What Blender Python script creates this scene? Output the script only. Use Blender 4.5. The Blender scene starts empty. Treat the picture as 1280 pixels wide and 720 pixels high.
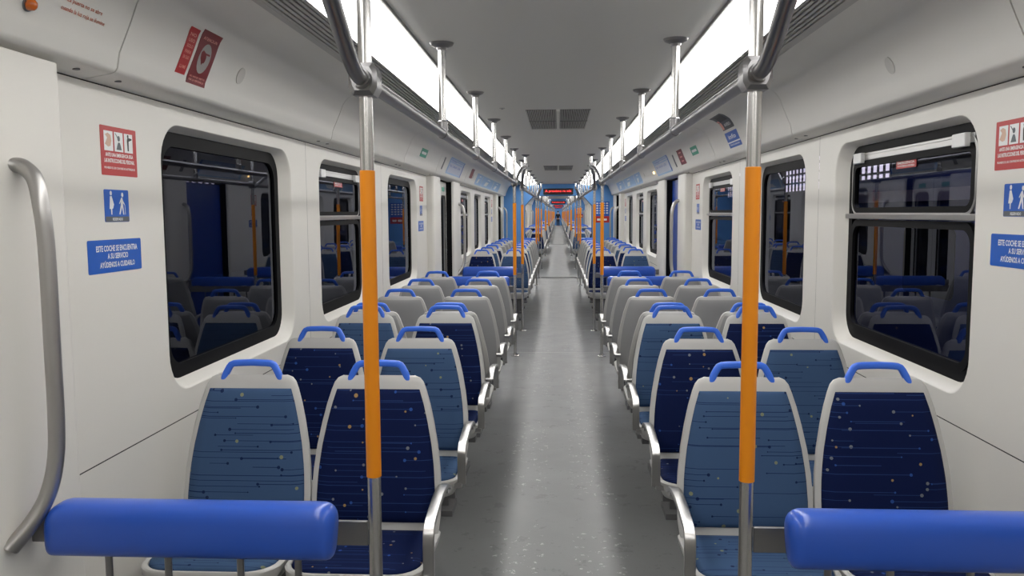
import bpy, bmesh, math, random
from mathutils import Vector, Matrix
C = bpy.context.scene
COL = C.collection
random.seed(4)
PI = math.pi
sc = C
# ------------------------------------------------------------------ materials
def srgb(r, g, b):
    f = lambda c: (c/255/12.92) if c/255 <= .04045 else ((c/255+.055)/1.055)**2.4
    return (f(r), f(g), f(b), 1)
def mat(name, col, rough=.5, metal=0, bump=0, bscale=200, var=0, coat=0, spec=.5):
    m = bpy.data.materials.new(name); m.use_nodes = True
    nt = m.node_tree; b = nt.nodes['Principled BSDF']
    b.inputs['Base Color'].default_value = col
    b.inputs['Roughness'].default_value = rough
    b.inputs['Metallic'].default_value = metal
    b.inputs['Specular IOR Level'].default_value = spec
    if coat: b.inputs['Coat Weight'].default_value = coat; b.inputs['Coat Roughness'].default_value = .15
    if bump or var:
        tc = nt.nodes.new('ShaderNodeTexCoord'); n = nt.nodes.new('ShaderNodeTexNoise')
        n.inputs['Scale'].default_value = bscale; n.inputs['Detail'].default_value = 3
        nt.links.new(tc.outputs['Object'], n.inputs['Vector'])
        if bump:
            bp = nt.nodes.new('ShaderNodeBump'); bp.inputs['Strength'].default_value = bump; bp.inputs['Distance'].default_value = .002
            nt.links.new(n.outputs['Fac'], bp.inputs['Height']); nt.links.new(bp.outputs['Normal'], b.inputs['Normal'])
        if var:
            r = nt.nodes.new('ShaderNodeMapRange')
            r.inputs['To Min'].default_value = rough-var; r.inputs['To Max'].default_value = rough+var
            nt.links.new(n.outputs['Fac'], r.inputs['Value']); nt.links.new(r.outputs['Result'], b.inputs['Roughness'])
    return m
def emis(name, col, s):
    m = bpy.data.materials.new(name); m.use_nodes = True
    b = m.node_tree.nodes['Principled BSDF']
    b.inputs['Base Color'].default_value = col
    b.inputs['Emission Color'].default_value = col; b.inputs['Emission Strength'].default_value = s
    return m
class NG:
    """tiny math-node helper"""
    def __init__(s, nt): s.nt = nt
    def m(s, op, a, b=None, c=None):
        n = s.nt.nodes.new('ShaderNodeMath'); n.operation = op
        for i, v in enumerate((a, b, c)):
            if v is None: continue
            if isinstance(v, (int, float)): n.inputs[i].default_value = v
            else: s.nt.links.new(v, n.inputs[i])
        return n.outputs[0]
    def mix(s, f, a, b):
        n = s.nt.nodes.new('ShaderNodeMix'); n.data_type = 'RGBA'
        s.nt.links.new(f, n.inputs['Factor'])
        for k, v in ((6, a), (7, b)):
            if isinstance(v, tuple): n.inputs[k].default_value = v
            else: s.nt.links.new(v, n.inputs[k])
        return n.outputs[2]
def fabric(name, base, line, dots):
    m = bpy.data.materials.new(name); m.use_nodes = True
    nt = m.node_tree; g = NG(nt); b = nt.nodes['Principled BSDF']
    tc = nt.nodes.new('ShaderNodeTexCoord'); sp = nt.nodes.new('ShaderNodeSeparateXYZ')
    nt.links.new(tc.outputs['Object'], sp.inputs[0])
    oi = nt.nodes.new('ShaderNodeObjectInfo')
    X = sp.outputs[0]; Z = g.m('ADD', sp.outputs[2], g.m('MULTIPLY', sp.outputs[1], g.m('MULTIPLY', g.m('LESS_THAN', sp.outputs[2], .543), .9)))
    seed = g.m('MULTIPLY', oi.outputs['Random'], 91.7)
    col = base
    wob = nt.nodes.new('ShaderNodeTexNoise'); wob.inputs['Scale'].default_value = 6
    nt.links.new(tc.outputs['Object'], wob.inputs['Vector'])
    col = g.mix(g.m('MULTIPLY', wob.outputs['Fac'], .5), base, tuple(c*.8 for c in base[:3])+(1,))
    def hashv(v, k):
        n = nt.nodes.new('ShaderNodeTexWhiteNoise'); n.noise_dimensions = '1D'
        nt.links.new(g.m('ADD', g.m('ADD', v, seed), k), n.inputs['W']); return n.outputs['Value']
    for k, (N, lc, dc, r, thick) in enumerate(((52, line, dots[0], .0040, .055), (35, line, dots[1], .0042, .045), (19, line, dots[2], .0048, .0))):
        zz = g.m('MULTIPLY', Z, N); row = g.m('FLOOR', zz); fr = g.m('SUBTRACT', g.m('FRACT', zz), .5)
        xe = g.m('SUBTRACT', g.m('MULTIPLY', hashv(row, 3.3*k+.1), .44), .22)
        side = g.m('GREATER_THAN', hashv(row, 7.1*k+.5), .5)
        sg = g.m('SUBTRACT', g.m('MULTIPLY', side, 2), 1)
        dx = g.m('SUBTRACT', X, xe)
        ln = g.m('MULTIPLY', dx, sg)
        length = g.m('ADD', g.m('MULTIPLY', hashv(row, 5.7*k+.9), .45), .06)
        on = g.m('MULTIPLY', g.m('GREATER_THAN', ln, 0), g.m('LESS_THAN', ln, length))
        if thick:
            lm = g.m('MULTIPLY', on, g.m('LESS_THAN', g.m('ABSOLUTE', fr), thick))
            col = g.mix(g.m('MULTIPLY', lm, .8), col, lc)
        dz = g.m('DIVIDE', fr, N)
        dd = g.m('SQRT', g.m('ADD', g.m('MULTIPLY', dx, dx), g.m('MULTIPLY', dz, dz)))
        rr = g.m('MULTIPLY', g.m('ADD', hashv(row, 11.3*k), .5), r)
        col = g.mix(g.m('MULTIPLY', g.m('LESS_THAN', dd, rr), .85), col, dc)
    nt.links.new(col, b.inputs['Base Color'])
    b.inputs['Roughness'].default_value = .78; b.inputs['Specular IOR Level'].default_value = .15
    n = nt.nodes.new('ShaderNodeTexNoise'); n.inputs['Scale'].default_value = 500
    nt.links.new(tc.outputs['Object'], n.inputs['Vector'])
    bp = nt.nodes.new('ShaderNodeBump'); bp.inputs['Strength'].default_value = .25; bp.inputs['Distance'].default_value = .001
    nt.links.new(n.outputs['Fac'], bp.inputs['Height']); nt.links.new(bp.outputs['Normal'], b.inputs['Normal'])
    return m
M = {}
M['wall'] = mat('wall_panel_white', (.72, .70, .655, 1), .42, var=.05, bscale=9)
M['cove'] = mat('cove_panel_grey_white', (.76, .745, .705, 1), .4, var=.05, bscale=9)
M['ceil'] = mat('ceiling_grey', (.74, .735, .70, 1), .55, var=.05, bscale=5)
M['ceil2'] = mat('ceiling_trim_grey', (.5, .495, .48, 1), .5)
M['lip'] = mat('shelf_lip_grey', (.6, .59, .56, 1), .5)
M['gap'] = mat('gap_black', (.03, .028, .028, 1), .8)
M['gasket'] = mat('rubber_black', (.004, .004, .005, 1), .6, spec=.12)
M['steel'] = mat('brushed_steel', (.62, .61, .60, 1), .26, 1, bump=.05, bscale=300)
M['steel_dark'] = mat('dark_satin_steel', (.28, .275, .28, 1), .33, 1)
M['steel_bar'] = mat('matt_steel_bar', (.46, .45, .44, 1), .42, 1, bump=.05, bscale=300)
M['shell_back'] = mat('seat_back_grey', (.36, .36, .36, 1), .45, bump=.05, bscale=400)
M['alu'] = mat('cast_aluminium', (.45, .445, .44, 1), .28, 1)
M['orange'] = mat('orange_sleeve', srgb(232, 140, 8), .4)
M['blue'] = mat('blue_plastic', srgb(42, 88, 192), .3, coat=.2)
M['blueh'] = mat('blue_handle_plastic', srgb(58, 112, 226), .38)
M['shell'] = mat('seat_shell_grey', (.51, .505, .49, 1), .42, bump=.05, bscale=400)
M['frame'] = mat('seat_support_grey', (.14, .14, .145, 1), .5)
M['door'] = mat('door_leaf_white', (.6, .6, .57, 1), .35)
M['doorblue'] = mat('door_leaf_blue', srgb(20, 62, 150), .35)
M['endblue'] = mat('end_wall_blue', srgb(92, 150, 215), .45)
M['bellows'] = mat('gangway_dark', (.05, .055, .07, 1), .7)
M['red'] = mat('sign_red', srgb(178, 32, 34), .4)
M['darkred'] = mat('sign_dark_red', srgb(120, 20, 30), .4)
M['signblue'] = mat('sign_blue', srgb(18, 88, 185), .4)
M['white'] = mat('sign_white', (.8, .8, .8, 1), .4)
M['pink'] = mat('sign_pale_red', srgb(226, 150, 140), .4)
M['ink'] = mat('sign_black', (.02, .02, .02, 1), .5)
M['greyink'] = mat('sign_grey', srgb(88, 92, 98), .5)
M['skinink'] = mat('sign_hand_beige', srgb(205, 170, 150), .5)
M['green'] = mat('sign_green', srgb(70, 160, 135), .5)
M['paleblue'] = mat('pale_blue_sheet', srgb(150, 185, 222), .45)
M['map'] = mat('line_map_paper', srgb(205, 210, 225), .5)
M['amber'] = emis('amber_lamp_lit', (1, .62, .22, 1), 6)
M['amberoff'] = mat('amber_lamp', srgb(205, 100, 15), .2, coat=.5)
M['light'] = emis('light_diffuser', (1, .985, .955, 1), 7.0)
M['redtxt'] = mat('lettering_orange_red', srgb(190, 90, 50), .5)
M['led'] = emis('led_red', (1, .05, .05, 1), 1.3)
M['screen'] = mat('led_screen_dark', srgb(58, 8, 14), .3)
M['disc'] = mat('speaker_grey', (.60, .59, .56, 1), .6)
M['oval'] = mat('poster_oval_grey', (.33, .31, .30, 1), .5)
M['skin'] = mat('skin', srgb(190, 140, 110), .6)
M['cloth'] = mat('dark_cloth', (.012, .013, .02, 1), .85)
M['shirt'] = mat('pale_shirt', (.5, .5, .52, 1), .8)
M['hallwin'] = emis('hall_window_lit', srgb(225, 215, 235), 2.0)
M['hallwall'] = mat('hall_wall', (.05, .05, .055, 1), .9)
M['parkblue'] = mat('carriage_blue', srgb(40, 60, 130), .5)
M['parkwhite'] = mat('carriage_pale_band', srgb(205, 195, 225), .5)
M['ground'] = mat('outside_ballast', (.03, .03, .03, 1), .95)
M['fab_dark'] = fabric('fabric_navy', srgb(7, 23, 66), srgb(36, 58, 108), (srgb(120, 125, 130), srgb(45, 80, 150), srgb(165, 135, 85)))
M['fab_light'] = fabric('fabric_mid_blue', srgb(62, 87, 121), srgb(12, 32, 78), (srgb(8, 22, 64), srgb(10, 26, 70), srgb(135, 138, 105)))
# glass
g = bpy.data.materials.new('window_glass'); g.use_nodes = True; nt = g.node_tree; nt.nodes.clear()
o = nt.nodes.new('ShaderNodeOutputMaterial'); mx = nt.nodes.new('ShaderNodeMixShader'); lw = nt.nodes.new('ShaderNodeLayerWeight'); lw.inputs['Blend'].default_value = .5; GG = NG(nt); frs = GG.m('ADD', GG.m('MULTIPLY', GG.m('POWER', lw.outputs['Facing'], 3.0), .72), .06)
t = nt.nodes.new('ShaderNodeBsdfTransparent'); t.inputs[0].default_value = (.40, .41, .44, 1)
gl = nt.nodes.new('ShaderNodeBsdfGlossy'); gl.inputs['Roughness'].default_value = .0; gl.inputs[0].default_value = (.44, .46, .54, 1)
nt.links.new(frs, mx.inputs[0]); nt.links.new(t.outputs[0], mx.inputs[1]); nt.links.new(gl.outputs[0], mx.inputs[2]); nt.links.new(mx.outputs[0], o.inputs[0])
M['glass'] = g
# floor
m = mat('floor_vinyl_grey', (.135, .14, .142, 1), .3); nt = m.node_tree; G = NG(nt); b = nt.nodes['Principled BSDF']
tc = nt.nodes.new('ShaderNodeTexCoord')
def noise(scale, detail=3, vec=None, rough=.6):
    n = nt.nodes.new('ShaderNodeTexNoise'); n.inputs['Scale'].default_value = scale; n.inputs['Detail'].default_value = detail; n.inputs['Roughness'].default_value = rough
    nt.links.new(vec or tc.outputs['Object'], n.inputs['Vector']); return n.outputs['Fac']
n1 = noise(1.6); n2 = noise(55, 4); n3 = noise(22, 4, rough=.75); n4 = noise(1.3, 2)
c = G.mix(n1, (.165, .17, .172, 1), (.225, .228, .23, 1))
c = G.mix(G.m('MULTIPLY', G.m('GREATER_THAN', n2, .68), .35), c, (.05, .052, .055, 1))
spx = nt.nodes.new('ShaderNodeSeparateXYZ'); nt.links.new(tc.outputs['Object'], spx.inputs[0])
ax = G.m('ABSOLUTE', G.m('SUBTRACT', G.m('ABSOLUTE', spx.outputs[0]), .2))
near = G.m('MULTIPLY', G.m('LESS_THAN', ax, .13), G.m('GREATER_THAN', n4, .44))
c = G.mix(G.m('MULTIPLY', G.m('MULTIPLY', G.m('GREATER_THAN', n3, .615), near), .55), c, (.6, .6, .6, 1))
c = G.mix(G.m('MULTIPLY', G.m('GREATER_THAN', noise(7, 6, rough=.75), .60), .38), c, (.08, .08, .084, 1))
nt.links.new(c, b.inputs['Base Color'])
rr = nt.nodes.new('ShaderNodeMapRange'); rr.inputs['To Min'].default_value = .28; rr.inputs['To Max'].default_value = .5
nt.links.new(noise(4, 4), rr.inputs['Value']); nt.links.new(rr.outputs['Result'], b.inputs['Roughness'])
bp = nt.nodes.new('ShaderNodeBump'); bp.inputs['Strength'].default_value = .15; bp.inputs['Distance'].default_value = .002
nt.links.new(noise(160, 2), bp.inputs['Height']); nt.links.new(bp.outputs['Normal'], b.inputs['Normal'])
M['floor'] = m
M['plinth'] = mat('floor_edge_grey', (.13, .13, .132, 1), .5, var=.08, bscale=12)
# ------------------------------------------------------------------ mesh builder
class MB:
    def __init__(s): s.v = []; s.f = []; s.mi = []; s.cur = 0; s.far = False
    def add(s, vs, fs):
        n = len(s.v); s.v += [tuple(p) for p in vs]
        for f in fs: s.f.append([i+n for i in f]); s.mi.append(s.cur)
        return s
    def box(s, x0, x1, y0, y1, z0, z1):
        vs = [(x, y, z) for z in (z0, z1) for y in (y0, y1) for x in (x0, x1)]
        return s.add(vs, [(0,2,3,1),(4,5,7,6),(0,1,5,4),(2,6,7,3),(0,4,6,2),(1,3,7,5)])
    def sweep(s, path, sec, cap=True, ref=(0,0,1), closed=False):
        """sweep a closed 2D section along a path; sec may be a list of (a,b) or a function of i"""
        P = [Vector(p) for p in path]; n = len(P); rings = []
        up = Vector(ref)
        for i, p in enumerate(P):
            if closed: t = P[(i+1) % n]-P[i-1]
            else: t = (P[min(i+1, n-1)]-P[max(i-1, 0)])
            t.normalize()
            a = up.cross(t)
            if a.length < 1e-4: a = Vector((1,0,0)).cross(t)
            a.normalize(); b_ = t.cross(a)
            S = sec(i) if callable(sec) else sec
            # mitre-free simple ring
            rings.append([p+a*q[0]+b_*q[1] for q in S])
        k = len(rings[0]); vs = [q for r in rings for q in r]; fs = []
        m_ = n if closed else n-1
        for i in range(m_):
            for j in range(k):
                a0 = i*k+j; a1 = i*k+(j+1) % k; b0 = ((i+1) % n)*k+j; b1 = ((i+1) % n)*k+(j+1) % k
                fs.append((a0, a1, b1, b0))
        if cap and not closed:
            fs.append(tuple(range(k-1, -1, -1))); fs.append(tuple((n-1)*k+j for j in range(k)))
        return s.add(vs, fs)
    def tube(s, path, r, seg=16, ref=(0,0,1)):
        return s.sweep(path, [(r*math.cos(2*PI*j/seg), r*math.sin(2*PI*j/seg)) for j in range(seg)], ref=ref)
    def cyl(s, p0, p1, r, seg=20): 
        d = Vector(p1)-Vector(p0); ref = (0,0,1) if abs(d.normalized().z) < .9 else (0,1,0)
        return s.tube([p0, p1], r, seg, ref)
    def lathe(s, c, prof, seg=24):
        """profile of (r, z) around a vertical axis at c"""
        vs = [(c[0]+r*math.cos(2*PI*j/seg), c[1]+r*math.sin(2*PI*j/seg), c[2]+z) for r, z in prof for j in range(seg)]
        fs = [(i*seg+j, i*seg+(j+1) % seg, (i+1)*seg+(j+1) % seg, (i+1)*seg+j) for i in range(len(prof)-1) for j in range(seg)]
        fs += [tuple(range(seg-1, -1, -1)), tuple((len(prof)-1)*seg+j for j in range(seg))]
        return s.add(vs, fs)
    def rings(s, R, cap=True):
        k = len(R[0]); n = len(R); vs = [q for r in R for q in r]
        fs = [(i*k+j, i*k+(j+1) % k, (i+1)*k+(j+1) % k, (i+1)*k+j) for i in range(n-1) for j in range(k)]
        if cap: fs += [tuple(range(k-1, -1, -1)), tuple((n-1)*k+j for j in range(k))]
        return s.add(vs, fs)
    def strip(s, A, B):
        n = len(A); return s.add(list(A)+list(B), [(i, i+1, n+i+1, n+i) for i in range(n-1)])
    def poly(s, pts): return s.add(pts, [tuple(range(len(pts)))])
    def build(s, name, m, parent=None, smooth=35, bevel=0, recalc=True):
        me = bpy.data.meshes.new(name); me.from_pydata(s.v, [], s.f); 
        ms = m if isinstance(m, (list, tuple)) else [m]
        for x in ms: me.materials.append(M[x] if isinstance(x, str) else x)
        if len(ms) > 1: me.polygons.foreach_set('material_index', s.mi)
        if recalc:
            bm = bmesh.new(); bm.from_mesh(me); bmesh.ops.recalc_face_normals(bm, faces=bm.faces); bm.to_mesh(me); bm.free()
        if smooth:
            me.polygons.foreach_set('use_smooth', [True]*len(me.polygons)); me.set_sharp_from_angle(angle=math.radians(smooth))
        ob = bpy.data.objects.new(name, me); COL.objects.link(ob)
        if parent is not None: ob.parent = parent
        if bevel:
            bv = ob.modifiers.new('bevel', 'BEVEL'); bv.width = bevel; bv.segments = 2; bv.limit_method = 'ANGLE'
        return ob
def empty(name, loc=(0,0,0), rz=0):
    o = bpy.data.objects.new(name, None); COL.objects.link(o); o.location = loc; o.rotation_euler = (0,0,rz); o.empty_display_size = .1; return o
def tag(o, label=None, cat=None, group=None, kind=None):
    if label: o['label'] = label
    if cat: o['category'] = cat
    if group: o['group'] = group
    if kind: o['kind'] = kind
    return o
def struct(o): o['kind'] = 'structure'; return o
def rrect(a0, a1, b0, b1, r, k=6):
    """rounded rectangle points (a,b), counter-clockwise"""
    rs = r if isinstance(r, (tuple, list)) else (r,)*4
    out = []
    for (cx, cy, st, q) in ((a1-rs[0], b1-rs[0], 0, rs[0]), (a0+rs[1], b1-rs[1], 90, rs[1]), (a0+rs[2], b0+rs[2], 180, rs[2]), (a1-rs[3], b0+rs[3], 270, rs[3])):
        for i in range(k+1):
            t_ = math.radians(st+90*i/k); out.append((cx+q*math.cos(t_), cy+q*math.sin(t_)))
    return out
def densify(P, d=.06):
    out = []
    for i, p in enumerate(P):
        q = P[(i+1) % len(P)]; n = max(1, int(math.hypot(q[0]-p[0], q[1]-p[1])/d))
        for k in range(n): out.append((p[0]+(q[0]-p[0])*k/n, p[1]+(q[1]-p[1])*k/n))
    return out
KIDS = {}
def copy_tree(o, parent=None, dloc=None, only_root=False):
    c = o.copy(); COL.objects.link(c)
    if parent is not None: c.parent = parent
    for ch in KIDS.get(o.name, ()): copy_tree(ch, c)
    return c
def index_kids():
    KIDS.clear()
    for ob in COL.objects:
        if ob.parent: KIDS.setdefault(ob.parent.name, []).append(ob)
# text
_txt = {}
def text_data(s, bold=.0):
    key = (s, bold)
    if key in _txt: return _txt[key]
    cu = bpy.data.curves.new('t', 'FONT'); cu.body = s; cu.size = 1; cu.offset = bold; cu.resolution_u = 2; cu.fill_mode = 'BOTH' if False else 'FRONT' if hasattr(cu, 'fill_mode') else cu.fill_mode
    ob = bpy.data.objects.new('t', cu); COL.objects.link(ob)
    dg = bpy.context.evaluated_depsgraph_get(); dg.update()
    me = bpy.data.meshes.new_from_object(ob.evaluated_get(dg))
    vs = [(v.co.x, v.co.y) for v in me.vertices]; fs = [tuple(p.vertices) for p in me.polygons]
    x0 = min(v[0] for v in vs); x1 = max(v[0] for v in vs); y0 = min(v[1] for v in vs); y1 = max(v[1] for v in vs)
    vs = [((v[0]-x0)/(x1-x0), (v[1]-y0)/(y1-y0)) for v in vs]
    bpy.data.objects.remove(ob); bpy.data.meshes.remove(me); bpy.data.curves.remove(cu)
    _txt[key] = (vs, fs); return _txt[key]
# ------------------------------------------------------------------ constants
W = 1.42; L = 21.3; ZC = 2.32
COVE = [(1.42, 2.016), (1.335, 2.03), (1.318, 2.036), (1.31, 2.046), (1.302, 2.09), (1.284, 2.13), (1.262, 2.18), (1.240, 2.235), (1.215, 2.27), (1.17, 2.297), (1.10, 2.311), (1.0, 2.313)]
def cove_x(z):
    z = max(2.046, min(z, 2.31))
    for (xa, za), (xb, zb) in zip(COVE[3:], COVE[4:]):
        if za <= z <= zb: return xa+(xb-xa)*(z-za)/(zb-za)
    return 1.1
# surface maps: (u, v) metres in reading direction -> world, h = height off the surface
def wall_map(side, yc, zc, depth=W):
    return lambda u, v, h: (side*(depth-h), yc-side*u, zc+v)
def cove_map(side, yc, zc):
    def f(u, v, h):
        # follow the profile by arc length, starting at zc
        z = zc+v*.93; return (side*(cove_x(z)-h), yc-side*u, z-h*.2)
    return f
def arc_map(side, yc):
    """v measured along the cove from z=2.05 upwards by arc length"""
    pts = COVE[3:]
    def f(u, v, h):
        d = v
        for (xa, za), (xb, zb) in zip(pts, pts[1:]):
            l = math.hypot(xb-xa, zb-za)
            if d <= l or (xb, zb) == pts[-1]:
                t_ = d/l; nx, nz = (zb-za)/l, -(xb-xa)/l
                return (side*(xa+(xb-xa)*t_-nx*h), yc-side*u, za+(zb-za)*t_-nz*h)
            d -= l
    return f
def end_map(yw, xc, zc): return lambda u, v, h: (xc+u, yw-h, zc+v)
def patch(mb, f, pts, h):
    mb.poly([f(u, v, h) for u, v in pts])
def quad(mb, f, u0, u1, v0, v1, h, n=1):
    for i in range(n):
        a = v0+(v1-v0)*i/n; b_ = v0+(v1-v0)*(i+1)/n
        mb.poly([f(u0, a, h), f(u1, a, h), f(u1, b_, h), f(u0, b_, h)])
def sheet(mb, f, w, hgt, r=.006, n=8, t=.0012):
    """a thin sheet with thickness and slightly rounded corners; follows the surface in n strips"""
    if n == 1:
        P = rrect(-w/2, w/2, -hgt/2, hgt/2, r, 3)
        A = [f(u, v, .0002) for u, v in P]; B = [f(u, v, t) for u, v in P]
        mb.rings([A, B])
    else:
        vs = [-hgt/2+hgt*i/n for i in range(n+1)]
        R = []
        for v in vs: R.append([f(-w/2, v, .0002), f(w/2, v, .0002), f(w/2, v, t), f(-w/2, v, t)])
        mb.rings(R)
def write(mb, f, s, u0, u1, v0, v1, h=.002, bold=.0):
    vs, fs = text_data(s, bold)
    mb.add([f(u0+(u1-u0)*x, v0+(v1-v0)*y, h) for x, y in vs], fs)
def ellipse(cx, cy, rx, ry, n=16, a0=0): return [(cx+rx*math.cos(2*PI*i/n+a0), cy+ry*math.sin(2*PI*i/n+a0)) for i in range(n)]
# ------------------------------------------------------------------ SEATS
HW = [(.46,.205),(.50,.218),(.56,.2265),(.64,.2275),(.72,.2235),(.80,.2135),(.88,.198),(.94,.1835),(.990,.168),(1.016,.158),(1.031,.146),(1.039,.128)]
def hw(z):
    if z <= HW[0][0]: return HW[0][1]
    for (a, wa), (b_, wb) in zip(HW, HW[1:]):
        if z <= b_: return wa+(wb-wa)*(z-a)/(b_-a)
    return HW[-1][1]
yc = lambda z: -(1.09-z)*.21
def closed_grid(mb, F, Bk, us, vs):
    """front and back grids joined round the edge"""
    nu, nv = len(us), len(vs); vs_ = []
    for fn in (F, Bk):
        for v in vs:
            for u in us: vs_.append(fn(u, v))
    o_ = nu*nv; fs = []
    for i in range(nv-1):
        for j in range(nu-1):
            a = i*nu+j; fs.append((a, a+1, a+nu+1, a+nu)); fs.append((o_+a, o_+a+nu, o_+a+nu+1, o_+a+1))
    for j in range(nu-1):
        fs.append((j, o_+j, o_+j+1, j+1)); a = (nv-1)*nu+j; fs.append((a, a+1, o_+a+1, o_+a))
    for i in range(nv-1):
        a = i*nu; fs.append((a, a+nu, o_+a+nu, o_+a)); a = i*nu+nu-1; fs.append((a, o_+a, o_+a+nu, a+nu))
    mb.add(vs_, fs)
def seat_back_shell(mb):
    us = [-1, -.97, -.9, -.7, -.4, 0, .4, .7, .9, .97, 1]; zs = [z for z, _ in HW]
    def fr_(u, z):
        e = max(0, (abs(u)-.9)/.1); t_ = max(0, (z-1.01)/.03)
        return (hw(z)*u, yc(z)+.006*e*e+.006*t_*t_, z)
    def bk_(u, z):
        e = (1-abs(u)**3); t_ = min(1, max(0, (1.04-z)/.05))**.5
        return (hw(z)*u, yc(z)+.022+.030*e*t_+.02*max(0, (.75-z))*e, z-.004*(1-t_))
    k0 = len(mb.f); c0 = mb.cur; closed_grid(mb, fr_, bk_, us, zs)
    nc = (len(us)-1)
    for i in range(k0+1, k0+2*nc*(len(zs)-1), 2):
        j = ((i-k0)//2) % nc
        if 1 < j < nc-2 and (i-k0)//2//nc < len(zs)-3: mb.mi[i] = 5 if c0 == 0 and mb.far else 1
def seat_back_pad(mb):
    us = [-1, -.96, -.8, -.4, 0, .4, .8, .96, 1]; n = 12; zs = [.546, .550]+[.565+(.978-.565)*i/n for i in range(n+1)]+[.989, .993]
    def w_(z): return hw(z)-.020
    def fr_(u, z):
        ed = min(1, (1-abs(u))/.2)**.5; tz = min(1, (z-.546)/.03, (.993-z)/.03); tz = max(0, tz)**.5
        return (w_(z)*u, yc(z)-.003-.016*ed*tz, z)
    def bk_(u, z): return (w_(z)*u, yc(z)+.006, z)
    closed_grid(mb, fr_, bk_, us, zs)
def loftrr(mb, lv):
    R = []
    for (x0, x1, y0, y1, r, z, tilt) in lv:
        # y0 = front (more negative)
        P = rrect(x0, x1, y0, y1, (min(r*.4, .03), min(r*.4, .03), r, r), 6)
        R.append([(x, y, z+tilt*(-.28-y)) for x, y in P])
    mb.rings(R)
def seat_pan(mb):
    loftrr(mb, [(-.15, .15, -.42, -.10, .05, .425, 0), (-.20, .20, -.455, -.075, .08, .445, 0), (-.222, .222, -.475, -.065, .095, .485, .02), (-.225, .225, -.478, -.065, .10, .508, .03),
                (-.220, .220, -.474, -.066, .097, .513, .03), (-.208, .208, -.463, -.07, .09, .512, .03), (-.204, .204, -.458, -.075, .085, .500, .03)])
def seat_cushion(mb):
    loftrr(mb, [(-.200, .200, -.456, -.112, .085, .498, .03), (-.205, .205, -.460, -.110, .088, .508, .03), (-.202, .202, -.457, -.112, .086, .517, .03), (-.19, .19, -.445, -.118, .078, .524, .03), (-.15, .15, -.40, -.13, .05, .527, .03), (-.08, .08, -.33, -.16, .03, .528, .03)])
def seat_handle(mb):
    y = yc(1.03)+.012
    half = [(-.105, 1.012), (-.102, 1.026), (-.094, 1.046), (-.083, 1.066), (-.077, 1.074), (-.067, 1.0785), (-.05, 1.080), (0, 1.0815)]
    P = half+[(-x, z) for x, z in half[-2::-1]]
    sec = [(.010*math.cos(a), .0135*math.sin(a)) for a in [2*PI*i/12 for i in range(12)]]
    sec = [(.0118*math.copysign(abs(math.cos(a))**.6, math.cos(a)), .0115*math.copysign(abs(math.sin(a))**.6, math.sin(a))) for a in [2*PI*i/16+.1 for i in range(16)]]
    mb.sweep([(x, y+(z-1.03)*.1, z) for x, z in P], sec, ref=(0, 1, 0))
def smoothpath(P, n=5):
    P = [Vector(p) for p in P]; out = []
    for i in range(len(P)-1):
        p0 = P[max(i-1, 0)]; p1 = P[i]; p2 = P[i+1]; p3 = P[min(i+2, len(P)-1)]
        for k in range(n):
            t_ = k/n; out.append(.5*((2*p1)+(-p0+p2)*t_+(2*p0-5*p1+4*p2-p3)*t_*t_+(-p0+3*p1-3*p2+p3)*t_**3))
    out.append(P[-1]); return out
def seat_armrest(mb, sx):
    x = sx*.236
    P = smoothpath([(x, .0, .632), (x, -.04, .652), (x, -.10, .668), (x, -.20, .672), (x, -.32, .660), (x, -.385, .648), (x, -.408, .630), (x, -.416, .600), (x, -.418, .55), (x, -.418, .495)], 4)
    mb.sweep(P, [(-.0175, -.006), (.0175, -.006), (.0175, .006), (-.0175, .006)], ref=(1, 0, 0) if False else (0, 0, 1)) if False else None
    A = []
    for i, p in enumerate(P):
        t_ = (P[min(i+1, len(P)-1)]-P[max(i-1, 0)]).normalized(); n_ = Vector((1, 0, 0)).cross(t_)
        c_ = [(-.0175, -.005), (-.015, -.007), (.015, -.007), (.0175, -.005), (.0175, .005), (.015, .007), (-.015, .007), (-.0175, .005)]
        A.append([p+Vector((a, 0, 0))+n_*b_ for a, b_ in c_])
    mb.rings(A)
    # fixing feet towards the shell
    mb.box(min(x, x-sx*.045), max(x, x-sx*.045), -.432, -.404, .482, .500)
    mb.cyl((x-sx*.03, -.01, .63), (x+sx*.008, -.01, .63), .016, 14)
def seat_support(mb, wallside=0):
    mb.box(-.19, .19, -.29, -.23, .385, .43)
    mb.box(-.04, .04, -.285, -.235, .03, .39)
    mb.box(-.07, .07, -.36, -.16, 0, .03)
    mb.box(-.15, -.12, -.42, -.12, .40, .44); mb.box(.12, .15, -.42, -.12, .40, .44)
_shared = {}
def make_seat(colour, arm):
    root = empty('train_seat')
    def part(name, fn, m, bevel=0, sm=40):
        key = (name, m, fn.__name__, arm if name == 'armrest' else 0)
        if key in _shared:
            ob = bpy.data.objects.new(name, _shared[key]); COL.objects.link(ob); ob.parent = root
        else:
            mb = MB(); fn(mb); ob = mb.build(name, m, root, sm, bevel); _shared[key] = ob.data
        return ob
    f = 'fab_'+colour
    sh = part('back_shell', seat_back_shell, ('shell', 'shell_back'), sm=60)
    part('back_cushion', seat_back_pad, f, sm=60); part('seat_pan', seat_pan, 'shell', sm=50); part('seat_cushion', seat_cushion, f, sm=60)
    part('head_handle', seat_handle, 'blueh', sm=60); part('support_frame', seat_support, 'frame', sm=0)
    if arm:
        def a_(mb): seat_armrest(mb, arm)
        part('armrest', a_, 'alu', sm=30)
    return root
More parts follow.
